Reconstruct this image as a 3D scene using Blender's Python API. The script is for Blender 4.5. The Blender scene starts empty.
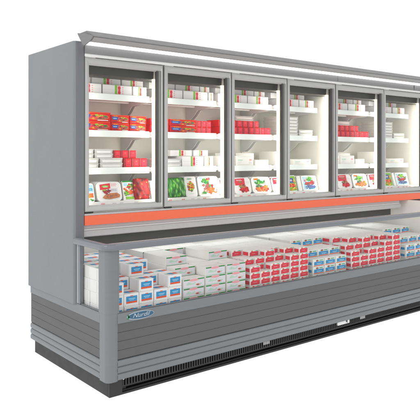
import bpy, bmesh, math, random
from mathutils import Vector, Matrix
random.seed(7)
S = bpy.context.scene
COL = S.collection

# ------------------------------------------------------------------ materials
def srgb(r, g, b):
    f = lambda c: (c/255/12.92) if c/255 <= 0.04045 else ((c/255+0.055)/1.055)**2.4
    return (f(r), f(g), f(b), 1)
def mat(name, col, rough=.5, metal=0, noise=0.0, nscale=30, stretch=(1, 1, 1), bump=0.0, emit=0, coat=0, spec=.5):
    m = bpy.data.materials.new(name); m.use_nodes = True
    nt = m.node_tree; b = nt.nodes['Principled BSDF']
    c = srgb(*col) if max(col) > 1.0 else (*col, 1)
    b.inputs['Base Color'].default_value = c
    b.inputs['Roughness'].default_value = rough
    b.inputs['Metallic'].default_value = metal
    b.inputs['Specular IOR Level'].default_value = spec
    if coat: b.inputs['Coat Weight'].default_value = coat
    tc = nt.nodes.new('ShaderNodeTexCoord'); mp = nt.nodes.new('ShaderNodeMapping')
    mp.inputs['Scale'].default_value = stretch
    n = nt.nodes.new('ShaderNodeTexNoise'); n.inputs['Scale'].default_value = nscale; n.inputs['Detail'].default_value = 5
    nt.links.new(tc.outputs['Object'], mp.inputs[0]); nt.links.new(mp.outputs[0], n.inputs['Vector'])
    if noise:
        r = nt.nodes.new('ShaderNodeMapRange')
        r.inputs['To Min'].default_value = 1-noise; r.inputs['To Max'].default_value = 1+noise
        r.inputs['From Min'].default_value = .3; r.inputs['From Max'].default_value = .7
        nt.links.new(n.outputs['Fac'], r.inputs['Value'])
        mx = nt.nodes.new('ShaderNodeVectorMath'); mx.operation = 'SCALE'
        mx.inputs[0].default_value = c[:3]
        nt.links.new(r.outputs[0], mx.inputs['Scale']); nt.links.new(mx.outputs[0], b.inputs['Base Color'])
        r2 = nt.nodes.new('ShaderNodeMapRange')
        r2.inputs['From Min'].default_value = .3; r2.inputs['From Max'].default_value = .7
        r2.inputs['To Min'].default_value = max(0, rough-.06); r2.inputs['To Max'].default_value = rough+.08
        nt.links.new(n.outputs['Fac'], r2.inputs['Value']); nt.links.new(r2.outputs[0], b.inputs['Roughness'])
    if bump:
        bp = nt.nodes.new('ShaderNodeBump'); bp.inputs['Strength'].default_value = bump; bp.inputs['Distance'].default_value = .002
        nt.links.new(n.outputs['Fac'], bp.inputs['Height']); nt.links.new(bp.outputs[0], b.inputs['Normal'])
    if emit:
        b.inputs['Emission Color'].default_value = c; b.inputs['Emission Strength'].default_value = emit
    return m
def speckle(name, base, spots, scale, thr=.35, rough=.35, stretch=(1, 1, 1), third=None):
    """film bag printed with food: cells of one colour with spots of others"""
    m = bpy.data.materials.new(name); m.use_nodes = True
    nt = m.node_tree; b = nt.nodes['Principled BSDF']; b.inputs['Roughness'].default_value = rough
    tc = nt.nodes.new('ShaderNodeTexCoord'); mp = nt.nodes.new('ShaderNodeMapping'); mp.inputs['Scale'].default_value = stretch
    v = nt.nodes.new('ShaderNodeTexVoronoi'); v.inputs['Scale'].default_value = scale
    nt.links.new(tc.outputs['Object'], mp.inputs[0]); nt.links.new(mp.outputs[0], v.inputs['Vector'])
    r = nt.nodes.new('ShaderNodeValToRGB'); r.color_ramp.interpolation = 'LINEAR'
    e = r.color_ramp.elements
    e[0].position = thr*.55; e[0].color = srgb(*spots); e[1].position = thr; e[1].color = srgb(*base)
    if third: x = e.new(.85); x.color = srgb(*third)
    nt.links.new(v.outputs['Distance'], r.inputs[0]); nt.links.new(r.outputs[0], b.inputs['Base Color'])
    bp = nt.nodes.new('ShaderNodeBump'); bp.inputs['Strength'].default_value = .5; bp.inputs['Distance'].default_value = .004; bp.invert = True
    nt.links.new(v.outputs['Distance'], bp.inputs['Height']); nt.links.new(bp.outputs[0], b.inputs['Normal'])
    return m
M = {}
M['panel'] = mat('satin_grey_paint', (.192, .203, .211), .42, noise=.025, nscale=6, coat=.15)
M['trim'] = mat('slate_edge_trim', (.17, .173, .185), .45, noise=.03, nscale=9)
M['alu'] = mat('blue_grey_extrusion', (.182, .197, .209), .38, noise=.03, nscale=14, stretch=(.3, .3, 3), coat=.15)
M['rail'] = mat('rail_extrusion', (.172, .187, .208), .32, noise=.008, nscale=3, coat=.3)
M['dark'] = mat('charcoal_bumper_plank', (.108, .109, .108), .55, noise=.03, nscale=20, stretch=(.2, .2, 2))
M['black'] = mat('black_plastic', (.012, .012, .012), .45, noise=.1)
M['base'] = mat('dark_base_steel', (.022, .023, .022), .5, noise=.06, nscale=12)
M['fin'] = mat('vent_fin', (.028, .028, .028), .5)
M['frame'] = mat('door_frame_aluminium', (.50, .50, .49), .35, metal=.2, noise=.012, nscale=5)
M['framed'] = mat('grip_reflection_mullion_dark', (.085, .085, .08), .35, metal=.3)  # dark reflection on the closing stile put into colour; also the mullion
M['fascia'] = mat('fascia_grey', (.25, .25, .25), .45, noise=.02)
M['canopy'] = mat('canopy_grey', (.175, .175, .175), .45, noise=.03)
M['duct'] = mat('duct_grey', (.52, .52, .52), .4, noise=.02)
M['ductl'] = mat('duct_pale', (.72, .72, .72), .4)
M['cream'] = mat('cream_liner', (.86, .845, .79), .45, noise=.02, nscale=5)
M['white'] = mat('white_plastic', (.88, .88, .87), .4)
M['pricerail'] = mat('price_rail_plastic', (.80, .845, .825), .35)
M['lit_underside'] = mat('canopy_underside_lit_grey', (.36, .36, .36), .45)  # paler than the canopy: lamp light on its underside put into colour
M['shelf'] = mat('white_shelf_enamel', (.78, .79, .78), .35, noise=.01)
M['olive'] = mat('olive_black_air_duct', (.032, .032, .024), .5, noise=.1)
M['grille'] = mat('dark_grille', (.095, .095, .09), .5)
M['orange'] = mat('coral_orange_strip', (.95, .165, .075), .45, noise=.02)
M['lamp'] = mat('lamp_diffuser', (1, 1, 1), .5, emit=1.6)
M['tube'] = mat('warm_door_lamp', (1, .95, .84), .5, emit=.78)
M['seam'] = mat('seam_shadow_gap', (.03, .03, .03), .6)
M['card'] = mat('white_coated_card', (.80, .79, .79), .5, noise=.02, nscale=8)
M['cardt'] = mat('cream_card', (.82, .81, .77), .6, noise=.03, nscale=8)
M['lav'] = mat('lavender_card', (.70, .67, .72), .5)
M['blue'] = mat('print_blue', (.02, .27, .56), .5, spec=.2)
M['navy'] = mat('print_navy', (.03, .07, .33), .45)
M['ltblue'] = mat('print_pale_blue', (.35, .62, .8), .45)
M['orng'] = mat('print_orange', (.74, .085, .02), .5, spec=.2)
M['amber'] = mat('print_amber', (.78, .25, .015), .5, noise=.3, nscale=140, spec=.2)
M['yellow'] = mat('print_yellow', (.85, .65, .05), .45)
M['red'] = mat('print_red', (.72, .03, .06), .5, spec=.2)
M['redbox'] = mat('red_box_card', (.62, .004, .006), .5, noise=.1, nscale=30, spec=.2)
M['green'] = mat('print_green', (.02, .24, .05), .5, noise=.3, nscale=120, spec=.2)
M['lime'] = mat('print_lime', (.22, .50, .04), .5, noise=.25, nscale=120, spec=.2)
M['pale'] = mat('print_pale_green', (.42, .66, .52), .45)
M['pink'] = mat('print_pink', (.82, .33, .36), .45)
M['brown'] = mat('print_brown', (.30, .10, .06), .5, noise=.3, nscale=160)
M['toast'] = mat('print_toast', (.50, .17, .05), .5, noise=.35, nscale=180)
M['cherry'] = mat('print_cherry', (.22, .012, .02), .35, noise=.5, nscale=120)
M['tray'] = mat('tray_foil_silver', (.50, .50, .48), .35, noise=.04)
M['trayrim'] = mat('tray_rim', (.75, .75, .73), .3)
M['packw'] = mat('white_film_pack', (.78, .78, .77), .3, noise=.02, nscale=12, bump=.15)
M['rfood'] = mat('print_red_food', (.55, .015, .02), .5, noise=.55, nscale=150, spec=.2)
M['ofood'] = mat('print_orange_food', (.70, .14, .03), .5, noise=.45, nscale=150, spec=.2)
M['ink'] = mat('print_dark', (.04, .04, .05), .5)
M['berrybag'] = speckle('strawberry_print', (185, 8, 16), (150, 170, 50), 34, .26, rough=.55, third=(70, 2, 6))
M['beanbag'] = speckle('green_bean_print', (48, 140, 36), (120, 200, 70), 60, .4, stretch=(1, 1, .35), third=(14, 70, 18))
M['logo'] = mat('badge_blue', (.035, .115, .20), .3)
M['logorim'] = mat('badge_rim', (.48, .55, .60), .25)
g = bpy.data.materials.new('clear_glass'); g.use_nodes = True
nt = g.node_tree; nt.nodes.clear()
o_ = nt.nodes.new('ShaderNodeOutputMaterial'); mx = nt.nodes.new('ShaderNodeMixShader')
tr = nt.nodes.new('ShaderNodeBsdfTransparent'); gl = nt.nodes.new('ShaderNodeBsdfGlossy'); gl.inputs['Roughness'].default_value = .02
tr.inputs['Color'].default_value = (.985, .99, .985, 1)
lw = nt.nodes.new('ShaderNodeLayerWeight'); lw.inputs['Blend'].default_value = .5
pw = nt.nodes.new('ShaderNodeMath'); pw.operation = 'POWER'; pw.inputs[1].default_value = 5
nt.links.new(lw.outputs['Facing'], pw.inputs[0])
mr = nt.nodes.new('ShaderNodeMapRange'); mr.inputs['To Min'].default_value = .018; mr.inputs['To Max'].default_value = .2
nt.links.new(pw.outputs[0], mr.inputs['Value']); nt.links.new(mr.outputs[0], mx.inputs[0]); nt.links.new(tr.outputs[0], mx.inputs[1]); nt.links.new(gl.outputs[0], mx.inputs[2])
nt.links.new(mx.outputs[0], o_.inputs[0]); M['glass'] = g

# ------------------------------------------------------------------ mesh builder
class MB:
    def __init__(s): s.bm = bmesh.new(); s.mats = []
    def mi(s, m):
        if m not in s.mats: s.mats.append(m)
        return s.mats.index(m)
    def face(s, pts, m):
        f = s.bm.faces.new([s.bm.verts.new(p) for p in pts]); f.material_index = s.mi(m); return f
    def box(s, a, b, m, bev=0, seg=1):
        vs = [s.bm.verts.new((x, y, z)) for x in (a[0], b[0]) for y in (a[1], b[1]) for z in (a[2], b[2])]
        fs = []
        for idx in ((0, 1, 3, 2), (4, 6, 7, 5), (0, 4, 5, 1), (2, 3, 7, 6), (0, 2, 6, 4), (1, 5, 7, 3)):
            f = s.bm.faces.new([vs[i] for i in idx]); f.material_index = s.mi(m); fs.append(f)
        if bev:
            es = list({e for f in fs for e in f.edges})
            bmesh.ops.bevel(s.bm, geom=es, offset=bev, segments=seg, affect='EDGES', profile=.5)
    def prism(s, prof, axis, t0, t1, m):
        """prof: list of 2-D points; axis x: (y,z); y: (x,z); z: (x,y)"""
        P = {'x': lambda p, t: (t, p[0], p[1]), 'y': lambda p, t: (p[0], t, p[1]), 'z': lambda p, t: (p[0], p[1], t)}[axis]
        A = [s.bm.verts.new(P(p, t0)) for p in prof]; B = [s.bm.verts.new(P(p, t1)) for p in prof]
        i = s.mi(m); n = len(prof)
        f = s.bm.faces.new(A); f.material_index = i
        f = s.bm.faces.new(B[::-1]); f.material_index = i
        for k in range(n):
            f = s.bm.faces.new((A[k], B[k], B[(k+1) % n], A[(k+1) % n])); f.material_index = i
    def build(s, name, parent=None, smooth=False, bevel=0, loc=None):
        bmesh.ops.recalc_face_normals(s.bm, faces=s.bm.faces)
        me = bpy.data.meshes.new(name); s.bm.to_mesh(me); s.bm.free()
        for m in s.mats: me.materials.append(M[m])
        if smooth:
            for p in me.polygons: p.use_smooth = True
        o = bpy.data.objects.new(name, me); COL.objects.link(o)
        if parent: o.parent = parent
        if loc: o.location = loc
        if bevel:
            b = o.modifiers.new('bevel', 'BEVEL'); b.width = bevel; b.segments = 2; b.limit_method = 'ANGLE'; b.angle_limit = math.radians(35)
            b.harden_normals = False
        return o
def box(name, a, b, m, parent=None, bevel=0):
    k = MB(); k.box(a, b, m); return k.build(name, parent, bevel=bevel)
def arc(cx, cy, r, a0, a1, n=8):
    return [(cx+r*math.cos(math.radians(a0+(a1-a0)*i/n)), cy+r*math.sin(math.radians(a0+(a1-a0)*i/n))) for i in range(n+1)]
def rrect(x0, z0, x1, z1, r, n=5):
    return (arc(x1-r, z1-r, r, 0, 90, n)+arc(x0+r, z1-r, r, 90, 180, n)+arc(x0+r, z0+r, r, 180, 270, n)+arc(x1-r, z0+r, r, 270, 360, n))
def ell(cx, cz, rx, rz, n=20, rot=0):
    c, s_ = math.cos(rot), math.sin(rot)
    return [(cx+rx*math.cos(t)*c-rz*math.sin(t)*s_, cz+rx*math.cos(t)*s_+rz*math.sin(t)*c) for t in [2*math.pi*i/n for i in range(n)]]

# ------------------------------------------------------------------ the freezer
XE = 3.86
DEPTH = 1.10
fz = bpy.data.objects.new('display_freezer', None); COL.objects.link(fz)
fz['label'] = 'long grey supermarket freezer with six glass doors above an open glass-fronted chest'
fz['category'] = 'freezer'

# tall end panels with rounded front edge
def end_panel(x0, x1, side):
    k = MB()
    prof = [(x0, DEPTH), (x0, .405)] + arc(x0+.02, .405, .02, 180, 270, 5) + [(x1, .385), (x1, DEPTH)]
    k.prism(prof, 'z', .478, 2.10, 'panel')
    return k.build('end_panel', fz, bevel=.003)
end_panel(-.012, .054, 0)
end_panel(XE, XE+.066, 1)
k = MB(); k.box((.004, .3795, .479), (.0525, .3848, 2.097), 'trim'); k.build('edge_trim', fz, bevel=.0015)
k = MB(); k.box((.054, .386, 1.03), (.0585, .41, 2.02), 'seam'); k.build('door_gasket', fz)

# upper cabinet shell
box('cabinet_roof', (.055, .44, 1.995), (XE-.001, DEPTH-.002, 2.07), 'panel', fz)
box('cabinet_floor', (.055, .44, .975), (XE-.001, .93, 1.055), 'cream', fz)
box('cabinet_back', (.055, .93, .3), (XE-.001, DEPTH-.001, 1.994), 'cream', fz)
k = MB()
k.box((.0545, .44, 1.056), (.062, .929, 1.994), 'cream'); k.build('cabinet_side_liner', fz)
k = MB(); k.box((XE-.025, .44, 1.056), (XE-.002, .929, 1.994), 'cream'); k.build('cabinet_side_liner', fz)
k = MB(); k.box((2.425, .445, 1.056), (2.47, .929, 1.994), 'cream'); k.build('partition_wall', fz)
# dark air duct under the roof
k = MB()
k.prism([(.452, 1.994), (.46, 1.915), (.475, 1.905), (.545, 1.905), (.56, 1.994)], 'x', .063, 2.424, 'olive')
k.build('air_duct', fz)
k = MB()
k.prism([(.452, 1.994), (.46, 1.915), (.475, 1.905), (.545, 1.905), (.56, 1.994)], 'x', 2.471, XE-.026, 'olive')
k.build('air_duct', fz)

# fascia, white header strip, lamp and canopy
k = MB(); k.box((.0545, .368, 2.026), (2.452, .44, 2.078), 'fascia'); k.build('header_fascia', fz, bevel=.002)
k = MB(); k.box((2.456, .368, 2.026), (3.60, .44, 2.078), 'fascia'); k.build('header_fascia', fz, bevel=.002)
k = MB(); k.box((3.606, .368, 2.026), (XE-.001, .44, 2.078), 'fascia'); k.build('header_fascia', fz, bevel=.002)
box('fascia_joint', (2.4525, .372, 2.030), (2.4555, .439, 2.077), 'seam', fz)
box('fascia_joint', (3.6005, .366, 2.045), (3.6055, .439, 2.077), 'black', fz)
k = MB(); k.box((.056, .372, 2.0085), (XE-.002, .436, 2.0255), 'white'); k.build('white_header_strip', fz)
k = MB()
cp = [(.358, 2.1400), (.258, 2.1425), (.250, 2.1385), (.167, 2.098), (.166, 2.092), (.196, 2.077), (.235, 2.077), (.262, 2.0875), (.300, 2.098), (.332, 2.106)]
k.prism(cp, 'x', .006, XE+.05, 'canopy'); can = k.build('light_canopy', fz, bevel=.001)
k = MB(); k.prism([(.1655, 2.0905), (.1945, 2.0755), (.235, 2.0755), (.262, 2.086), (.262, 2.0845), (.235, 2.0735), (.1935, 2.0735), (.1640, 2.0895)], 'x', .0065, XE+.05, 'lit_underside'); k.build('canopy_lit_underside', can)  # strip added in paler grey to paint the lamp-lit underside
k = MB(); k.prism([(.364, 2.142), (.352, 2.1405), (.258, 2.126), (.163, 2.097), (.176, 2.085), (.200, 2.074), (.235, 2.066), (.268, 2.057), (.284, 2.058), (.300, 2.070), (.352, 2.126)], 'x', -.002, .0055, 'canopy'); k.build('end_cap', can)
k = MB(); k.box((.0548, .330, 2.0795), (XE+.04, .374, 2.1015), 'lamp'); k.build('lamp_diffuser', can)

# orange ticket strip and lower trims
box('orange_strip', (.055, .372, .959), (XE-.002, .44, 1.0185), 'orange', fz, .0015)
box('strip_holder', (.055, .378, 1.0195), (XE-.002, .439, 1.0305), 'duct', fz)
k = MB()
k.prism([(.397, .9585), (.397, .937), (.401, .934), (.401, .925), (.396, .921), (.396, .889), (.402, .8835), (.44, .880), (.79, .880), (.79, .9585)], 'x', .056, 3.40, 'duct')
for v in k.bm.verts:
    if v.co.x > 3 and v.co.z < .93: v.co.x += .022
k.build('air_return_duct', fz)
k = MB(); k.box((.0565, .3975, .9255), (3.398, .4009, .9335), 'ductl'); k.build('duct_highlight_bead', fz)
k = MB(); k.box((.056, .450, .819), (3.335, .480, .8795), 'grille')
for i in range(7): k.box((.057, .4470, .824+i*.0080), (3.333, .4495, .8265+i*.0080), 'grille')
k.build('return_grille', fz)
# chest: liner, deck
box('chest_back_liner', (.056, .80, .31), (XE-.03, .929, .974), 'cream', fz)
box('chest_end_liner', (3.500, .03, .4327), (3.526, .799, .957), 'cream', fz)
box('chest_deck', (.02, .02, .38), (XE-.03, .799, .4325), 'white', fz)
box('deck_mat', (1.10, .03, .433), (1.735, .79, .4498), 'white', fz)
box('deck_mat', (2.21, .03, .433), (2.93, .79, .4498), 'white', fz)

# outer lower body : front
def ribs(y, z0, z1, n):
    """profile of the ribbed bumper, outer face at y"""
    P = []
    h = (z1-z0)/n
    for i in range(n):
        b = z0+i*h
        P += [(y+.0080, b+.0005), (y+.0015, b+.006), (y, b+h*.35), (y-.0005, b+h*.62), (y+.0025, b+h*.90), (y+.0080, b+h-.0005)]
    return P
k = MB(); k.prism([(.03, .0997)]+ribs(0, .0997, .216, 3)+[(.03, .2160)], 'x', .07, XE+.05, 'alu'); k.build('front_bumper', fz)
k = MB(); k.prism([(.03, .0997)]+ribs(0, .0997, .216, 3)+[(.03, .2160)], 'x', 0, 1, 'alu')
for v in k.bm.verts: v.co = (v.co.y, .088+v.co.x*(DEPTH-.1), v.co.z)
k.build('side_bumper', fz)
def planks(side):
    k = MB(); z0, z1, n = .2215, .4265, 4; h = (z1-z0)/n
    for i in range(n):
        a, b = z0+i*h+.0007, z0+(i+1)*h-.0007
        if side: k.box((.004, .088, a), (.03, DEPTH-.012, b), 'dark', .001)
        else: k.box((.068, .004, a), (XE+.05, .03, b), 'dark', .001)
    if side: k.box((.0075, .089, .2165), (.029, DEPTH-.013, .4265), 'seam')
    else: k.box((.069, .0075, .2165), (XE+.049, .029, .4265), 'seam')
    return k.build('side_plank_panel' if side else 'front_plank_panel', fz)
planks(0); planks(1)
k = MB(); k.prism([(.0005, .427), (0, .430), (0, .476), (.004, .4845), (.020, .4865), (.030, .4865), (.03, .427)], 'x', .069, XE+.05, 'alu'); k.build('front_glazing_rail', fz)
k = MB(); k.prism([(.0005, .427), (0, .430), (0, .476), (.004, .4845), (.020, .4865), (.030, .4865), (.03, .427)], 'x', 0, 1, 'alu')
for v in k.bm.verts: v.co = (v.co.y, .088+v.co.x*(DEPTH-.1), v.co.z)
k.build('side_glazing_rail', fz)
box('glass_gasket', (.070, .008, .4866), (XE, .018, .4905), 'trim', fz)
box('glass_gasket', (.008, .088, .4866), (.018, .335, .4905), 'trim', fz)
# corner post: lower and upper sections, rounded
def post(z0, z1, w, d):
    k = MB()
    prof = [(.0, d), (0, .032)]+arc(.032, .032, .032, 180, 270, 10)+[(w-.012, 0), (w-.010, .0025), (w, .0025), (w, .022), (.022, .022), (.022, d)]
    k.prism(prof, 'z', z0, z1, 'alu'); o = k.build('corner_post', fz)
    return o
post(.0975, .4868, .069, .087); post(.4870, .852, .080, .100)
# vertical side stop beside the tall panel
box('side_glass_post', (.0, .335, .488), (.024, .366, .852), 'rail', fz, .003)
box('silver_bead', (.002, .3665, .488), (.02, .3785, .852), 'frame', fz, .001)
# glass
k = MB(); k.box((.081, .011, .488), (XE, .0155, .853), 'glass'); k.build('front_glass', fz)
k = MB(); k.box((.011, .101, .488), (.0155, .334, .853), 'glass'); k.build('side_glass', fz)
# rounded top hand rail, front and side, mitred at the corner
def rail():
    prof = [(-.020, .852), (.024, .852), (.030, .862), (.026, .882), (.012, .889), (-.010, .889), (-.023, .881), (-.026, .866)]
    k = MB(); i = k.mi('rail'); rings = []
    # path: from the tall panel along X=0 to the corner, then along the front
    def ring(fn): rings.append([k.bm.verts.new(fn(p)) for p in prof])
    ring(lambda p: (p[0], .379, p[1]))
    R = .03
    for a in range(0, 91, 15):
        t = math.radians(a)
        # centre of the bend
        cx, cy = .045, .045
        ring(lambda p: (cx-(.045-p[0])*math.cos(t), cy-(.045-p[0])*math.sin(t), p[1]))
    ring(lambda p: (XE+.05, p[0], p[1]))
    for a, b in zip(rings, rings[1:]):
        for j in range(len(prof)):
            f = k.bm.faces.new((a[j], b[j], b[(j+1) % len(prof)], a[(j+1) % len(prof)])); f.material_index = i
    k.bm.faces.new(rings[0]).material_index = i; k.bm.faces.new(rings[-1][::-1]).material_index = i
    o = k.build('top_hand_rail', fz, bevel=.003)
    return o
rail()
# plinth
k = MB()
k.box((.035, .060, .0), (.16, DEPTH-.006, .0990), 'base')
k.build('plinth', fz, bevel=.001)
k = MB()
k.box((.1605, .115, 0), (XE, DEPTH-.09, .0985), 'black')
k.box((.0355, .036, 0), (.12, .0595, .0985), 'base')
k.box((.1205, .036, 0), (XE, .114, .012), 'base'); k.box((.1205, .050, .0125), (XE, .114, .022), 'black')
k.build('base_channel', fz)
k = MB()
k.box((.121, .047, .042), (XE, .055, .047), 'fin'); k.box((.121, .047, .0925), (XE, .055, .0983), 'fin')
x = .128
while x < XE:
    k.box((x, .046, .0472), (x+.0095, .056, .0923), 'fin'); x += .0195
k.box((.121, .062, .030), (XE, .066, .0985), 'black')
k.build('vent_grille', fz)
for x in (1.26, 2.34, 3.42):
    k = MB()
    for i in range(4): k.box((x+i*.016, .040, .066), (x+i*.016+.010, .0455, .088), 'duct')
    k.build('vent_tab', fz)
k = MB(); k.prism(rrect(2.052, .064, 2.195, .097, .004), 'y', .036, .0455, 'white'); tag = k.build('rating_plate', fz)
k = MB(); k.box((2.152, .0345, .075), (2.162, .0358, .094), 'ink'); k.prism(ell(2.157, .090, .010, .006), 'y', .0346, .0357, 'ink'); k.box((2.166, .0345, .068), (2.170, .0358, .094), 'ink'); k.build('plate_symbol', tag)
k = MB(); k.prism(ell(.126, .092, .006, .005), 'y', .030, .035, 'white'); k.build('foot_screw', fz)

# badge with its script lettering
k = MB(); k.prism(ell(.222, .4565, .094, .0235, 40), 'y', -.0032, -.0006, 'logorim')
badge = k.build('maker_badge', fz)
k = MB(); k.prism(ell(.225, .4565, .088, .0200, 40), 'y', -.0042, -.0033, 'logo')
k.prism(ell(.138, .4565, .006, .012, 20), 'y', -.0042, -.0034, 'green'); k.build('badge_face', badge)
cu = bpy.data.curves.new('badge_lettering', 'FONT'); cu.body = 'Nurdil'; cu.size = .036; cu.shear = .4; cu.extrude = .0004; cu.align_x = 'CENTER'; cu.align_y = 'CENTER'; cu.offset = 0
tmp = bpy.data.objects.new('tmp', cu); COL.objects.link(tmp)
bpy.context.view_layer.update()
me = bpy.data.meshes.new_from_object(tmp.evaluated_get(bpy.context.evaluated_depsgraph_get())); bpy.data.objects.remove(tmp)
me.materials.clear(); me.materials.append(M['logorim'])
tx = bpy.data.objects.new('badge_lettering', me); COL.objects.link(tx); tx.parent = badge
tx.location = (.222, -.0050, .4575); tx.rotation_euler = (math.radians(90), 0, 0); tx.scale = (1.22, 1, 1)

# ---------------------------------------------------------------- doors
BAYS = [(.058, .646), (.658, 1.256), (1.265, 1.845), (1.854, 2.438), (2.451, 3.131), (3.139, 3.822)]
ZB, ZT = 1.0405, 2.0055
def door(x0, x1):
    L, R = x0+.036, x1-.050
    zb, zt = ZB+.040, ZT-.046
    y0, y1 = .3805, .406
    k = MB()
    wl, wr, wb, wt = .036, .050, .040, .046
    prof = [(0, y1), (0, y0+.006), (.13, y0), (.42, y0-.0005), (.58, y0+.004), (.78, y0+.006), (1, y0+.016), (1, y1)]
    rings = []
    for t, y in prof:
        rings.append([k.bm.verts.new(p) for p in ((x0+t*wl, y, ZB+t*wb), (x1-t*wr, y, ZB+t*wb), (x1-t*wr, y, ZT-t*wt), (x0+t*wl, y, ZT-t*wt))])
    mi_ = k.mi('frame')
    for a, b in zip(rings, rings[1:]+rings[:1]):
        for q in range(4):
            k.bm.faces.new((a[q], a[(q+1) % 4], b[(q+1) % 4], b[q])).material_index = mi_
    d = k.build('door', fz, bevel=.001)
    k = MB(); k.prism([(R-.001, y1-.002), (R-.001, y0+.013), (R+.006, y0+.0035), (R+.018, y0+.0005), (R+.027, y0-.0015), (R+.030, y0-.0015), (R+.030, y1)], 'z', zb-.004, zt+.004, 'framed')  # profile added to the closing stile, its dark reflection painted in
    k.prism([(R+.0115, y0+.0005), (R+.018, y0-.0008), (R+.0268, y0-.0025), (R+.0275, y0+.003), (R+.0115, y0+.004)], 'z', zb-.002, zt+.002, 'fascia')
    k.box((R+.0335, y0-.0014, zb-.02), (R+.0365, y0-.0006, zt+.02), 'white')  # white line painted as a highlight along the stile
    k.build('dark_reflection_grip', d)
    k = MB(); k.box((L-.004, y0+.018, zb-.004), (R+.001, y0+.022, zt+.004), 'glass'); k.build('glass_pane', d)
    k = MB(); k.box((x0+.004, y0+.004, ZB-.008), (x0+.06, y1-.004, ZB-.0005), 'base'); k.build('hinge', d)
    k = MB(); k.box((x0+.004, y0+.004, ZT+.0002), (x0+.075, y1-.004, ZT+.0028), 'white'); k.build('hinge', d)
    return d
for b in BAYS: door(*b)
k = MB(); k.box((3.824, .382, ZB), (XE-.001, .43, ZT), 'frame'); k.build('door_jamb', fz)
# mullions with their lamps, just behind each closing edge
for i, b in enumerate(BAYS):
    x = b[1]
    k = MB(); k.box((x-.018, .412, 1.056), (x+.026, .4395, 1.994), 'framed')
    k.box((x-.030, .4405, 1.056), (x+.018, .4630, 1.994), 'cream')
    mu = k.build('door_mullion', fz)
    k = MB(); k.prism(rrect(x-.046, .438, x-.0185, .460, .008), 'z', 1.070, 1.915, 'tube'); k.build('lamp_tube', mu)
k = MB(); k.box((.0625, .442, 1.075), (.066, .462, 1.90), 'tube'); k.build('lamp_tube', fz)

# ---------------------------------------------------------------- shelves
EDGE = [.062, .652, 1.260, 1.850, 2.425], [2.47, 3.135, XE-.026]
SH = (1.803, 1.558, 1.310)
spans = [(.066, .640), (.662, 1.244), (1.272, 1.834), (1.866, 2.392), (2.476, 3.118), (3.152, 3.775)]
for z in SH:
    for a, b in spans:
        k = MB(); k.box((a, .556, z-.022), (b, .9, z-.0015), 'shelf'); k.box((a+.01, .62, z-.034), (b-.01, .64, z-.0225), 'shelf'); k.box((a+.01, .80, z-.034), (b-.01, .82, z-.0225), 'shelf')
        s_ = k.build('shelf', fz, bevel=.001)
        k = MB(); k.box((a, .545, z-.041), (b, .5555, z+.0025), 'pricerail', .0015); k.build('price_rail', s_)
        for xb in (a+.001, b-.005):
            k = MB(); k.prism([(.925, z-.024), (.925, z-.135), (.88, z-.135), (.82, z-.10), (.77, z-.055), (.60, z-.038), (.60, z-.024)], 'x', xb, xb+.004, 'shelf'); k.build('bracket', s_)
for x in (.652, 1.258, 1.850, 3.135):
    k = MB(); k.box((x-.012, .918, 1.06), (x+.012, .9295, 1.99), 'cream')
    z = 1.09
    while z < 1.97:
        k.box((x-.003, .9170, z), (x+.003, .9179, z+.014), 'seam'); z += .03
    k.build('shelf_upright', fz)
for a, b in spans:
    k = MB(); k.box((a-.003, .50, 1.0555), (b+.012, .918, 1.0835), 'shelf'); k.box((a-.003, .492, 1.0555), (b+.012, .4995, 1.092), 'white', .001)
    x = a+.05
    while x < b-.05:
        k.box((x, .4912, 1.066), (x+.028, .4918, 1.080), 'pink' if int(x*50) % 3 else 'lav'); x += .055+.03*((int(x*97)) % 3)
    k.build('bottom_tray', fz)

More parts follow.
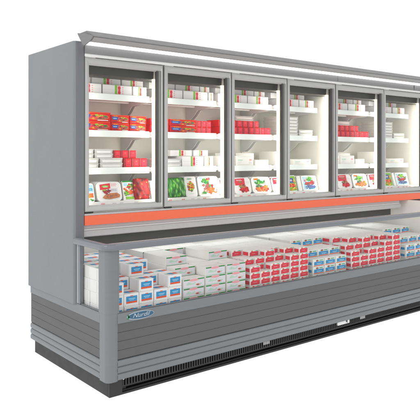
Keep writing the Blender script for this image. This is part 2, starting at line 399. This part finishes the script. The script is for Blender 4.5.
# ------------------------------------------------------------------ goods
def setp(o, label, cat, group=None):
    o['label'] = label; o['category'] = cat
    if group: o['group'] = group
ORD = ['', 'first', 'second', 'third', 'fourth', 'fifth', 'sixth', 'seventh', 'eighth', 'ninth', 'tenth']
protos = {}
def carton(kind, w, h, d):
    """a printed carton, origin at its bottom front left corner"""
    key = (kind, round(w, 3), round(h, 3), round(d, 3))
    if key in protos: return protos[key]
    k = MB(); e = -.0007
    bodym = {'pizza': 'redbox', 'redsmall': 'redbox', 'stripe': 'card', 'plain': 'cardt', 'square': 'card', 'lid': 'cardt', 'redlabel': 'cardt', 'bluelabel': 'cardt'}[kind]
    k.box((0, 0, 0), (w, d, h), bodym, .0016)
    def q(x0, z0, x1, z1, m, lay=0):       # a printed patch on the front, fractions of the face
        y = e-.0003*lay
        k.face([(x0*w, y, z0*h), (x1*w, y, z0*h), (x1*w, y, z1*h), (x0*w, y, z1*h)], m)
    def qt(x0, y0, x1, y1, m, lay=0):      # on the top
        z = h-e+.0003*lay
        k.face([(x0*w, y0*d, z), (x1*w, y0*d, z), (x1*w, y1*d, z), (x0*w, y1*d, z)], m)
    def el(cx, cz, rx, rz, m, lay=0, rot=0):
        y = e-.0003*lay
        k.face([(p[0]*w, y, p[1]*h) for p in ell(cx, cz, rx, rz, 14, rot)], m)
    if kind == 'square':
        q(.14, .38, .88, .80, 'blue'); q(.14, .22, .88, .375, 'orng'); q(.30, .56, .74, .62, 'ltblue', 1); q(.36, .46, .68, .50, 'ltblue', 1)
        q(.42, .78, .60, .84, 'orng', 1)
        q(.05, .05, .12, .10, 'pale')
        qt(.10, .30, .36, .62, 'pale'); qt(.30, .28, .62, .62, 'blue'); qt(.62, .28, .95, .60, 'orng'); qt(.36, .10, .55, .22, 'ltblue')
        # side print, seen through the end glass
        k.face([(e, d*.2, h*.08), (e, d*.23, h*.08), (e, d*.23, h*.92), (e, d*.2, h*.92)], 'lav')
    elif kind == 'lid':
        q(.02, .05, .98, .97, 'lav'); q(.02, .84, .30, .97, 'green', 1); q(.66, .84, .98, .97, 'green', 1); el(.48, .84, .22, .13, 'pink', 2)
        q(.16, .50, .38, .56, 'pale', 1); q(.14, .36, .52, .46, 'pale', 2); q(.22, .40, .28, .64, 'pale', 3); q(.50, .46, .56, .60, 'pale', 1)
        el(.70, .30, .13, .13, 'pink', 1); el(.67, .28, .07, .08, 'brown', 2); el(.80, .36, .06, .08, 'pale', 2)
        q(.02, .03, .98, .10, 'pale', 2)
    elif kind == 'redlabel':
        k.face([(p[0], e, p[1]) for p in [(.07*w, .08*h), (.90*w, .08*h), (.94*w, .20*h), (.95*w, .74*h), (.26*w, .78*h), (.07*w, .62*h)]], 'red')
        q(.30, .40, .66, .46, 'pink', 1); q(.60, .80, .95, .93, 'pale'); q(.68, .83, .86, .89, 'green', 1)
        el(.30, .86, .10, .07, 'orng', 1); q(.05, .04, .95, .07, 'pink')
        k.face([(e, d*.12, h*.12), (e, d*.90, h*.12), (e, d*.90, h*.70), (e, d*.12, h*.70)][::-1], 'red')
    elif kind == 'bluelabel':
        q(.10, .22, .96, .66, 'blue'); q(.06, .08, .95, .18, 'orng'); q(.32, .38, .80, .46, 'ltblue', 1); q(.40, .28, .70, .32, 'ltblue', 1)
        el(.38, .80, .12, .12, 'brown', 1); q(.54, .72, .93, .90, 'pale'); q(.60, .77, .86, .84, 'green', 1)
        k.face([(e, d*.2, h*.24), (e, d*.85, h*.24), (e, d*.85, h*.6), (e, d*.2, h*.6)][::-1], 'blue')
    elif kind == 'stripe':
        q(.40, .0, .48, 1, 'lime'); q(.50, .0, .60, 1, 'pink', 0)
        for j in range(2): el(.55, .27+.46*j, .05, .16, 'red', 1)
        el(.55, .5, .035, .08, 'red', 2)
        for j in range(4): q(.65, .14+.2*j, .70, .22+.2*j, 'pink')
        q(0, .485, 1, .51, 'lav', 0)
    elif kind == 'pizza':
        q(.02, .90, .98, .97, 'orng'); el(.62, .46, .34, .34, 'orng', 1); el(.62, .44, .31, .27, 'brown', 2)
        for j, (cx, cz, m) in enumerate(((.42, .44, 'red'), (.50, .58, 'cherry'), (.55, .36, 'red'), (.63, .56, 'amber'), (.68, .38, 'cherry'), (.75, .52, 'red'), (.82, .42, 'brown'), (.60, .46, 'toast'), (.72, .62, 'lime'), (.48, .30, 'amber'), (.84, .56, 'green'), (.58, .66, 'lime'))): el(cx, cz, .055, .10, m, 3)
        k.face([(p[0]*w, e-.0016, p[1]*h) for p in [(.03, .78), (.40, .74), (.36, .34), (.07, .38)]], 'navy')
        q(.10, .52, .30, .60, 'ltblue', 7); el(.24, .84, .15, .06, 'amber', 6); q(.60, .08, .92, .15, 'card', 4); q(.05, .12, .34, .2, 'cherry', 3)
    elif kind == 'redsmall':
        q(0, 0, .20, 1, 'cherry'); q(.27, .12, .92, .88, 'red', 1); q(.52, .60, .66, .70, 'toast', 2); q(.40, .3, .8, .36, 'cherry', 2)
    elif kind == 'plain':
        q(.05, .08, .95, .10, 'lav'); q(.05, .90, .95, .925, 'lav'); q(.08, .52, .36, .62, 'pale'); q(.08, .36, .30, .42, 'lav'); q(.08, .24, .26, .29, 'lav'); q(.74, .18, .92, .40, 'lav'); q(.76, .50, .90, .66, 'pink')
    bmesh.ops.recalc_face_normals(k.bm, faces=k.bm.faces)
    me = bpy.data.meshes.new(kind+'_carton'); k.bm.to_mesh(me); k.bm.free()
    for m in k.mats: me.materials.append(M[m])
    protos[key] = me
    return me
def put(kind, name, x, y, z, w, h, d, label, cat='carton', group=None, jit=.0015):
    o = bpy.data.objects.new(name, carton(kind, w, h, d)); COL.objects.link(o)
    o.location = (x+random.uniform(-jit, jit), y+random.uniform(-jit, jit)*1.5, z)
    o.rotation_euler = (0, 0, random.uniform(-.02, .02) if jit > .0012 else random.uniform(-.006, .006))
    setp(o, label, cat, group); return o

def block(kind, name, blockname, x0, pitch, w, h, zb, rows, lev):
    """rows: list of (y, depth, [layers per column]); only the layers that can be seen are built"""
    rn = ['front', 'second', 'third', 'fourth', 'fifth', 'sixth']
    for r, (y, d, ns) in enumerate(rows):
        for c, n in enumerate(ns):
            prev = min([rows[r-1][2][c]] + ([rows[r-1][2][c-1]] if c else [])) if r else 0
            lo = 0 if r == 0 or kind == 'square' and c == 0 else max(0, min(n-1, prev-1))
            for l in range(lo, n):
                col = ORD[c+1]+' column from left'
                tier = 'topmost' if l == n-1 else ('bottom layer' if l == 0 else ORD[l+1]+' layer up')
                if n == 1: tier = 'single layer'
                lab = '%s, %s, %s row, %s, %s' % (lev, blockname, rn[r], col, tier)
                put(kind, name, x0+pitch*c, y, zb+h*l, w, h-.0006, d-.003, lab, 'carton', 'cartons in the '+blockname)
block('square', 'square_carton', 'blue-orange corner block', .034, .1045, .1015, .0727, .4328,
      [(.045, .113, [3, 2, 3, 2, 3]), (.160, .113, [4, 3, 4, 3, 3]), (.275, .113, [4, 4, 4, 4, 2]), (.390, .113, [4, 4, 4, 4, 2]), (.505, .113, [4, 4, 4, 4, 2]), (.620, .113, [4, 4, 4, 4, 2])], 'white carton')
block('lid', 'flat_carton', 'green-topped block', .572, .1785, .168, .0585, .4328,
      [(.050, .095, [3, 4, 4]), (.148, .095, [4, 4, 4]), (.246, .275, [5, 4, 5]), (.526, .245, [5, 5, 5])], 'pale carton')
RN0, RN1 = [4, 3, 4, 4, 5, 6], [5, 5, 6, 5, 6, 6]
block('redlabel', 'red_label_carton', 'left red block', 1.142, .0985, .095, .0438, .4502,
      [(.050, .058, RN0), (.110, .058, RN1), (.170, .075, [5, 6, 6, 6, 6, 6]), (.247, .25, [6]*6), (.500, .27, [6]*6)], 'red-label carton')
block('bluelabel', 'blue_label_carton', 'left blue block', 1.782, .131, .124, .0578, .4328,
      [(.050, .066, [3, 3, 3]), (.118, .066, [4, 4, 4]), (.186, .100, [4, 4, 4]), (.288, .235, [5, 5, 5]), (.526, .245, [5, 5, 5])], 'blue-label carton')
block('redlabel', 'red_label_carton', 'right red block', 2.236, .1115, .107, .0438, .4502,
      [(.050, .058, RN0), (.110, .058, RN1), (.170, .075, [5, 6, 6, 6, 6, 6]), (.247, .25, [6]*6), (.500, .27, [6]*6)], 'red-label carton')
block('bluelabel', 'blue_label_carton', 'right blue block', 2.985, .139, .132, .0578, .4328,
      [(.050, .066, [3, 3, 3]), (.118, .066, [4, 4, 4]), (.186, .100, [4, 4, 4]), (.288, .235, [5]*3), (.526, .245, [5]*3)], 'blue-label carton')

DN = ['first', 'second', 'third', 'fourth', 'fifth', 'sixth']
def onshelf(kind, name, bay, shelf, items, what):
    """items: (x0, x1, z0, h, y, depth)"""
    sn = ['top', 'second', 'third'][shelf]
    items = sorted(items, key=lambda t: (round(t[2], 2), t[0]))
    levels = {}
    for it in items: levels.setdefault(round(it[2], 3), []).append(it)
    ks = sorted(levels)
    for li, kz in enumerate(ks):
        tier = '' if len(ks) == 1 else (', lowest layer' if li == 0 else (', top layer' if li == len(ks)-1 else ', %s layer up' % ORD[li+1]))
        for i, it in enumerate(levels[kz]):
            pos = 'alone' if len(levels[kz]) == 1 else ORD[i+1]+' from left'
            lab = '%s behind %s door, %s shelf%s, %s' % (what, DN[bay], sn, tier, pos)
            if kind == 'tray': tray(it, lab, bay, shelf)
            else: put(kind, name, it[0], it[4], it[2], it[1]-it[0], it[3]-.0008, it[5], lab, 'box', '%s on the %s shelf of door %d' % (what+'es' if what.endswith('x') else what+'s', sn, bay+1), jit=.001)
def tray(it, lab, bay, shelf):
    x0, x1, z, h, y, d = it; w = x1-x0
    key = ('tray', round(w, 3), round(h, 3), round(d, 3))
    if key not in protos:
        k = MB()
        v = []
        k.prism([(.006, .0), (w-.006, .0), (w-.003, h*.80), (w, h*.82), (w, h*.93), (0, h*.93), (0, h*.82), (.003, h*.80)], 'y', 0, d, 'tray')
        k.box((.004, .003, h*.922), (w-.004, d-.003, h*.985), 'trayrim')
        k.face([(.02, -.0006, h*.12), (w-.02, -.0006, h*.12), (w-.016, -.0006, h*.6), (.016, -.0006, h*.6)], 'trayrim')
        bmesh.ops.recalc_face_normals(k.bm, faces=k.bm.faces)
        me = bpy.data.meshes.new('tray'); k.bm.to_mesh(me); k.bm.free()
        for m in k.mats: me.materials.append(M[m])
        protos[key] = me
    o = bpy.data.objects.new('foil_tray', protos[key]); COL.objects.link(o); o.location = (x0, y+random.uniform(-.002, .002), z)
    setp(o, lab, 'tray', 'trays on the %s shelf of door %d' % (['top', 'second', 'third'][shelf], bay+1))
A, B, C = SH[0]+.0005, SH[1]+.0005, SH[2]+.0005
def A_row(bay, low, up):
    its = [(a, b, A, .068, .580, .26) for a, b in low]+[(a, b, A+.0685, .060, .625, .22) for a, b in up]
    onshelf('stripe', 'striped_box', bay, 0, its, 'striped white box')
A_row(0, [(.072, .282), (.294, .518), (.529, .640)], [(.08, .225), (.236, .456), (.466, .638)])
A_row(1, [(.725, .952), (.964, 1.190), (1.200, 1.245)], [(.69, .915), (.925, 1.142), (1.152, 1.243)])
A_row(2, [(1.290, 1.365), (1.375, 1.594), (1.604, 1.830)], [(1.30, 1.478), (1.49, 1.705), (1.715, 1.831)])
A_row(3, [(1.962, 2.190), (2.202, 2.385)], [(1.90, 2.09), (2.10, 2.31)])
A_row(4, [(2.60, 2.850), (2.862, 3.112)], [(2.52, 2.74), (2.75, 2.985), (2.995, 3.113)])
A_row(5, [(3.30, 3.535), (3.56, 3.76)], [(3.23, 3.43), (3.46, 3.68)])
# second shelf
onshelf('pizza', 'pizza_box', 0, 1, [(.10, .350, B+.062*i, .062, .575, .24) for i in range(2)]+[(.356, .496, B+.0555*i, .0555, .58, .24) for i in range(2)]+[(.502, .636, B+.0545*i, .0545, .58, .24) for i in range(2)], 'red pizza box')
onshelf('pizza', 'pizza_box', 1, 1, [(.84, 1.085, B+.0495*i, .0495, .58, .24) for i in range(2)]+[(.67, .832, B+.0495*i, .0495, .58, .24) for i in range(2)], 'red pizza box')
onshelf('redsmall', 'red_box', 1, 1, [(1.095+.049*j, 1.095+.049*j+.046, B+.048*i, .048, .60, .16) for i in range(2) for j in range(3)], 'small red box')
def redwall(bay, xs, w, nlow, nup, y=.575):
    onshelf('redsmall', 'red_box', bay, 1, [(xs+w*j, xs+w*j+w-.0015, B, .058, y, .15) for j in range(nlow)]+[(xs+w*j, xs+w*j+w-.0015, B+.0583, .052, y+.01, .15) for j in range(nup)], 'small red box')
redwall(2, 1.30, .0608, 9, 7)
onshelf('tray', 't', 2, 1, [(1.62, 1.83, B+.027*i, .027, .76, .15) for i in range(6)], 'pale foil tray')
onshelf('tray', 't', 3, 1, [(1.96, 2.186, B+.027*i, .027, .58, .2) for i in range(6)]+[(2.192, 2.372, B+.027*i, .027, .58, .2) for i in range(2)], 'pale foil tray')
redwall(4, 2.53, .0697, 9, 7)
onshelf('tray', 't', 4, 1, [(2.90, 3.11, B+.027*i, .027, .76, .15) for i in range(6)], 'pale foil tray')
onshelf('tray', 't', 5, 1, [(3.31, 3.556, B+.027*i, .027, .58, .2) for i in range(6)]+[(3.562, 3.755, B+.027*i, .027, .58, .2) for i in range(2)], 'pale foil tray')
# third shelf
onshelf('tray', 't', 0, 2, [(.085, .262, C+.033*i, .033, .578, .17) for i in range(2)]+[(.270, .446, C+.033*i, .033, .578, .17) for i in range(2)]+[(.10, .236, C+.066+.03*i, .03, .60, .15) for i in range(2)]+[(.240, .382, C+.066+.03*i, .03, .60, .15) for i in range(2)], 'pale foil tray')
onshelf('redsmall', 'red_box', 0, 2, [(.451+.0628*j, .451+.0628*j+.0615, C, .063, .575, .16) for j in range(3)]+[(.392+.062*j, .392+.062*j+.0605, C+.0633, .055, .62, .14) for j in range(3)], 'small red box')
k0 = [(.392, .448, C, .063, .62, .14)]
onshelf('tray', 't', 1, 2, [(.70, .942, C+.029*i, .029, .578, .2) for i in range(2)], 'pale foil tray')
onshelf('stripe', 'striped_box', 1, 2, [(.950, 1.148, C, .076, .578, .2), (1.158, 1.242, C, .076, .578, .2), (.886, 1.085, C+.0765, .045, .64, .18), (1.10, 1.24, C+.0765, .045, .64, .18)], 'striped white box')
onshelf('plain', 'plain_carton', 2, 2, [(1.30, 1.468, C, .078, .58, .15), (1.475, 1.655, C, .078, .575, .15), (1.68, 1.83, C, .045, .58, .15), (1.40, 1.60, C+.0001, .10, .745, .15), (1.62, 1.825, C+.0002, .10, .75, .15)], 'plain white box')
onshelf('plain', 'plain_carton', 3, 2, [(1.95, 2.125, C, .115, .62, .2), (2.132, 2.345, C, .048, .58, .2), (2.15, 2.34, C+.0485, .03, .64, .14)][:2], 'plain white box')
onshelf('plain', 'plain_carton', 4, 2, [(2.56, 2.74, C, .078, .58, .15), (2.748, 2.945, C, .078, .575, .15), (2.97, 3.105, C, .045, .58, .15), (2.66, 2.88, C+.0001, .10, .745, .15), (2.90, 3.10, C+.0002, .10, .75, .15)], 'plain white box')
onshelf('plain', 'plain_carton', 5, 2, [(3.30, 3.495, C, .115, .62, .2), (3.502, 3.74, C, .048, .58, .2)], 'plain white box')

# ---- bottom row: leaning packs, filed one behind another
def leanpack(name, x0, x1, h, style, label, n=1, tilt=16, y=.545, z=1.0845, t=.016, r=.018, group=None, yaw=0):
    short = ' '.join(label.replace(',', '').split()[:10])
    w = x1-x0
    k = MB()
    if style in ('berry', 'bean'):
        # puffed film bag
        m = 'berrybag' if style == 'berry' else 'beanbag'; nx, nz = 16, 16
        for side in (-1, 1):
            V = []
            for i in range(nx+1):
                row = []
                for j in range(nz+1):
                    u, v = i/nx*2-1, j/nz*2-1
                    puff = max(0, (1-u**4)*(1-v**4))**.5*.028
                    uu = u*(1-.07*abs(v)**3)*(1+.015*math.sin(v*9)); vv = v*(1-.05*abs(u)**3)
                    row.append(k.bm.verts.new((uu*w/2, side*(puff+.0006)+.004*math.sin(u*7+v*5)*(1 if puff > .01 else 0), (vv+1)/2*h)))
                V.append(row)
            for i in range(nx):
                for j in range(nz):
                    f = k.bm.faces.new((V[i][j], V[i+1][j], V[i+1][j+1], V[i][j+1])); f.material_index = k.mi(m); f.smooth = True
        bmesh.ops.remove_doubles(k.bm, verts=k.bm.verts, dist=.0014)
        y0 = 0
    else:
        k.prism(rrect(-w/2, 0, w/2, h, r, 6), 'y', -t/2, t/2, 'packw')
    o = k.build(name, bevel=.0025 if style not in ('berry', 'bean') else 0)
    # artwork
    k = MB(); base = -t/2-.0006
    cnt = [0]
    def poly(pts, m, lay=0):
        cnt[0] += 1
        k.face([(p[0]*w, base-.00005*cnt[0], p[1]*h) for p in pts], m)
    rg = random.Random(len(label)*7+int(x0*1000))
    def scat(cx, cz, rx, rz, cols, n, sz):
        for _ in range(n):
            a, r = rg.uniform(0, 6.28), rg.random()**.6
            bx, bz, q0 = cx+rx*r*math.cos(a), cz+rz*r*math.sin(a), rg.uniform(0, 6.28)
            s1, s2 = sz*rg.uniform(.6, 1.3), sz*rg.uniform(.5, 1.1)*w/h
            poly([(bx+s1*rg.uniform(.75, 1.15)*math.cos(t+q0), bz+s2*rg.uniform(.75, 1.15)*math.sin(t+q0)) for t in [i*6.283/9 for i in range(9)]], rg.choice(cols))
    def words(x, z, wd, n, m='ink', hh=.016):
        for r_ in range(n):
            xx = x
            while xx < x+wd*rg.uniform(.7, 1):
                l = rg.uniform(.02, .06); poly([(xx, z-r_*.04), (xx+l, z-r_*.04), (xx+l, z-r_*.04+hh), (xx, z-r_*.04+hh)], m); xx += l+.012
    def q(a, b, c, d, m, lay=0, sk=0): poly([(a, b), (c, b+sk), (c, d+sk), (a, d)], m, lay)
    def e(cx, cz, rx, rz, m, lay=0, rot=0): poly(ell(cx, cz, rx, rz, 18, rot), m, lay)
    art = True
    if style == 'cherry':
        q(-.36, .58, .06, .86, 'red', 1, .06); e(-.14, .76, .14, .06, 'lime'); words(-.22, .75, .18, 2, 'card', .022); words(.10, .88, .22, 4, 'pink'); q(.02, .48, .34, .66, 'lav', 0); words(.06, .60, .24, 3, 'ink', .012)
        scat(-.13, .48, .17, .12, ['cherry', 'cherry', 'brown', 'rfood'], 34, .045); scat(-.2, .58, .05, .03, ['lime', 'yellow'], 4, .03)
        poly([(-.30, .18), (-.20, .12), (.0, .10), (.38, .18), (.41, .30), (.30, .42), (.06, .40), (-.22, .30)], 'toast'); scat(.08, .26, .26, .10, ['toast', 'brown', 'toast', 'ofood'], 26, .05)
    elif style == 'fish':
        q(-.40, .88, .32, .96, 'ltblue'); q(-.40, .08, .30, .87, 'card'); scat(-.12, .70, .2, .14, ['green', 'lime', 'green'], 26, .06); scat(-.02, .86, .12, .05, ['rfood', 'brown'], 8, .04); scat(-.16, .44, .16, .14, ['cherry', 'rfood', 'brown'], 22, .055); scat(.06, .52, .12, .12, ['rfood', 'green', 'cherry'], 14, .05)
        q(.02, .58, .36, .74, 'card'); words(.05, .69, .26, 3, 'pink'); scat(.04, .24, .28, .12, ['ofood', 'ofood', 'pink', 'orng'], 30, .07); scat(-.26, .16, .08, .06, ['lime', 'green'], 8, .04); words(-.3, .90, .3, 1, 'card', .03)
    elif style == 'veg':
        scat(-.02, .50, .26, .24, ['lime', 'green', 'rfood', 'amber', 'green', 'yellow', 'ofood', 'rfood'], 70, .075); words(-.25, .88, .4, 2, 'green', .02); words(-.2, .14, .4, 1, 'pale', .02)
    elif style == 'rasp':
        q(-.42, .52, .16, .92, 'red', 0, .03); e(-.10, .72, .14, .07, 'brown'); words(-.32, .84, .36, 2, 'card', .02); words(-.18, .72, .16, 1, 'amber', .02)
        scat(.06, .26, .26, .14, ['rfood', 'red', 'rfood', 'cherry'], 40, .06); scat(-.02, .46, .18, .09, ['brown', 'cherry', 'toast'], 20, .05); scat(-.14, .44, .05, .04, ['lime', 'green'], 5, .03); words(.2, .72, .2, 3, 'lav', .018)
    elif style == 'carrot':
        q(-.38, .10, .38, .90, 'card'); q(-.38, .72, .10, .90, 'ltblue'); q(-.36, .80, -.12, .92, 'amber'); words(-.32, .84, .16, 1, 'red', .03); scat(-.02, .70, .2, .12, ['green', 'lime', 'green'], 24, .06); scat(-.22, .62, .10, .08, ['green', 'lime'], 8, .05)
        scat(.02, .24, .34, .12, ['ofood', 'amber', 'ofood', 'toast', 'rfood'], 46, .06); scat(-.12, .44, .16, .08, ['brown', 'ink', 'green'], 12, .045); q(.18, .50, .38, .86, 'pale'); words(.2, .80, .16, 6, 'card', .02); scat(.22, .40, .1, .05, ['rfood', 'amber'], 8, .04)
    elif style == 'mixed':
        q(-.46, .04, .46, .94, 'lime'); q(-.42, .52, .22, .82, 'navy'); words(-.36, .70, .5, 3, 'card', .03); q(-.30, .26, .34, .46, 'red'); scat(0, .36, .36, .10, ['rfood', 'amber', 'red'], 20, .07); scat(0, .14, .4, .08, ['yellow', 'lime', 'amber'], 18, .07); scat(.30, .62, .12, .2, ['yellow', 'amber'], 9, .06)
    elif style == 'berryfilm':
        q(-.42, .06, .38, .92, 'ltblue'); scat(-.02, .76, .18, .12, ['green', 'lime', 'green'], 26, .055); scat(-.26, .66, .08, .10, ['pink', 'rfood'], 8, .05); scat(.22, .60, .10, .1, ['pink', 'rfood', 'green'], 8, .05)
        scat(-.02, .46, .32, .09, ['rfood', 'cherry', 'ink', 'rfood'], 34, .05); scat(0, .22, .32, .10, ['navy', 'ink', 'navy', 'blue'], 40, .048); words(-.36, .86, .3, 1, 'card', .025)
    elif style == 'blueorange':
        q(-.1, .52, .44, .90, 'ltblue'); q(.02, .60, .40, .72, 'blue'); words(.06, .64, .3, 1, 'card', .03); q(-.2, .24, .42, .46, 'orng'); scat(.1, .35, .28, .1, ['ofood', 'amber', 'toast'], 24, .06); words(-.3, .12, .6, 2, 'pale', .02); scat(.3, .12, .1, .05, ['lime', 'green'], 5, .05)
    elif style == 'salad':
        q(-.48, .01, .48, .97, 'card'); q(-.50, .92, .50, .995, 'green'); q(-.40, .72, -.08, .88, 'ltblue'); scat(.12, .68, .28, .16, ['lime', 'green', 'pink', 'rfood'], 30, .09); poly([(-.46, .58), (-.40, .66), (.20, .38), (.12, .26)], 'ofood'); scat(.18, .40, .2, .1, ['ofood', 'orng'], 14, .08); scat(-.2, .34, .2, .1, ['green', 'green', 'lime'], 14, .08); q(-.3, .05, .44, .18, 'lime'); words(-.3, .24, .6, 1, 'ink', .015)
    elif style == 'redwhite':
        q(-.42, .54, .12, .88, 'red'); scat(.02, .32, .26, .16, ['rfood', 'ofood', 'cherry'], 34, .06); words(-.34, .74, .3, 2, 'card', .02)
    else: art = False; k.bm.free()
    lb = k.build('printed_label', o) if art else None
    o.location = ((x0+x1)/2, y+t, z); o.rotation_euler = (math.radians(-tilt), 0, math.radians(yaw))
    setp(o, label, 'food pack', group)
    # copies filed behind
    for j in range(1, n):
        c = o.copy(); COL.objects.link(c); c.location = ((x0+x1)/2+random.uniform(-.002, .002), y+t+.030*j, z)
        c['label'] = '%s pack filed behind the %s' % (ORD[j], short); c['group'] = 'packs filed behind their front pack'
        if lb:
            d = lb.copy(); COL.objects.link(d); d.parent = c
    return o
Z = .1300
leanpack('food_pack', .105, .224, .128, 'blueorange', 'white pack with pale blue and orange print, leftmost behind first door', 3)
leanpack('food_pack', .244, .428, .134, 'cherry', 'white pack with red banner, dark cherries and brown cake', 4, r=.03, yaw=-3)
leanpack('food_bag', .440, .530, .136, 'salad', 'small bag with green header and vegetables, between cherry pack and strawberry bag', 2, r=.004, tilt=12)
leanpack('fruit_bag', .518, .648, .152, 'berry', 'puffy red strawberry bag at bottom behind first door', 1, tilt=10, y=.535)
leanpack('white_pack', .668, .80, .130, 'none', 'plain white pack just left of the green bean bag', 4, tilt=14)
leanpack('vegetable_bag', .818, .966, .148, 'bean', 'puffy bag of green beans at bottom behind second door', 1, tilt=10, y=.54)
leanpack('food_pack', .968, 1.078, .154, 'veg', 'white pack with round mixed vegetable picture beside the green bean bag', 3, tilt=14)
leanpack('food_pack', 1.096, 1.292, .152, 'fish', 'white pack with pale blue top, greens and orange fish fillet', 4, tilt=16, r=.02, yaw=-2)
leanpack('food_pack', 1.300, 1.41, .135, 'redwhite', 'white pack with red banner right of the orange fish pack', 2)
leanpack('food_pack', 1.450, 1.622, .134, 'rasp', 'white pack with raspberries under red banner, leftmost behind third door', 4, r=.03, yaw=-3)
leanpack('food_pack', 1.640, 1.846, .134, 'carrot', 'white pack with orange carrots and greens behind third door', 4, r=.03, yaw=-2)
leanpack('food_pack', 1.866, 2.010, .130, 'rasp', 'white raspberry pack right of the carrot pack, partly behind third door mullion', 2, r=.03)
leanpack('food_pack', 2.045, 2.152, .140, 'mixed', 'yellow, green, blue and red pack at bottom left behind fourth door', 1, r=.006)
leanpack('white_pack', 2.172, 2.215, .132, 'none', 'narrow plain white pack left of berry pack behind fourth door', 3, r=.01)
leanpack('food_pack', 2.228, 2.415, .132, 'berryfilm', 'white pack with red and blue berries behind fourth door', 4, r=.015, yaw=-2)
leanpack('food_pack', 2.700, 2.892, .134, 'rasp', 'white pack with raspberries under red banner, leftmost behind fifth door', 4, r=.03, yaw=-3)
leanpack('food_pack', 2.918, 3.130, .134, 'carrot', 'white pack with orange carrots and greens behind fifth door', 4, r=.03, yaw=-2)
leanpack('food_pack', 3.160, 3.33, .130, 'rasp', 'white raspberry pack right of the carrot pack, partly behind fifth door mullion', 2, r=.03)
leanpack('food_pack', 3.400, 3.530, .140, 'mixed', 'yellow, green, blue and red pack at bottom left behind sixth door', 1, r=.006)
leanpack('white_pack', 3.545, 3.585, .132, 'none', 'narrow plain white pack left of berry pack behind sixth door', 3, r=.01)
leanpack('food_pack', 3.600, 3.800, .132, 'berryfilm', 'white pack with red and blue berries behind sixth door', 4, r=.015, yaw=-2)

# ------------------------------------------------------------------ light
w = bpy.data.worlds.new('World'); S.world = w; w.use_nodes = True
bg = w.node_tree.nodes['Background']; bg.inputs[0].default_value = (1, 1, 1, 1); bg.inputs[1].default_value = 1.02
def area(name, loc, target, size, power, col=(1, 1, 1)):
    l = bpy.data.lights.new(name, 'AREA'); l.energy = power; l.size = size; l.color = col
    o = bpy.data.objects.new(name, l); COL.objects.link(o); o.location = loc
    o.rotation_euler = (Vector(target)-Vector(loc)).to_track_quat('-Z', 'Y').to_euler(); return o
area('left_fill_light', (-4.5, -.5, 4.2), (.8, .4, .9), 2.5, 90)  # unseen area light added to brighten the left side
LP, CP = 1.06, 1.45
def strip(name, loc, rot, sx, sy, power, col):
    l = bpy.data.lights.new(name, 'AREA'); l.shape = 'RECTANGLE'; l.size = sx; l.size_y = sy; l.energy = power; l.color = col
    o = bpy.data.objects.new(name, l); COL.objects.link(o); o.location = loc; o.rotation_euler = rot; o.parent = fz
WARM = (1, .94, .84)
R90 = math.radians(90)
for a, b in BAYS:
    # the lamps behind both edges of each door shine back into the shelves
    strip('door_lamp', (a+.045, .4645, 1.50), (R90, 0, math.radians(-14)), .022, .84, LP, WARM)
    strip('door_lamp', (b-.028, .4645, 1.50), (R90, 0, math.radians(22)), .022, .84, LP, WARM)
# unseen lights added under the cabinet to brighten the chest cartons
for x in (.90, 2.55):
    strip('chest_fill_light', (x, .60, .875), (0, 0, 0), 1.6, .10, CP, (.97, .98, 1))
# ------------------------------------------------------------------ camera
cam = bpy.data.cameras.new('camera'); co = bpy.data.objects.new('camera', cam); COL.objects.link(co)
co.location = (-1.7276, -3.0866, 1.4026); co.rotation_euler = (math.radians(90), 0, -.6758)
cam.sensor_width = 36; cam.lens = 615.98/420*36; cam.shift_y = (154.03-210)/420; cam.clip_end = 100
S.camera = co
S.view_settings.view_transform = 'Standard'; S.view_settings.look = 'None'; S.view_settings.exposure = 0; S.view_settings.gamma = 1
S.render.resolution_x = S.render.resolution_y = 1024
S.cycles.max_bounces = 7; S.cycles.diffuse_bounces = 5; S.cycles.transparent_max_bounces = 24
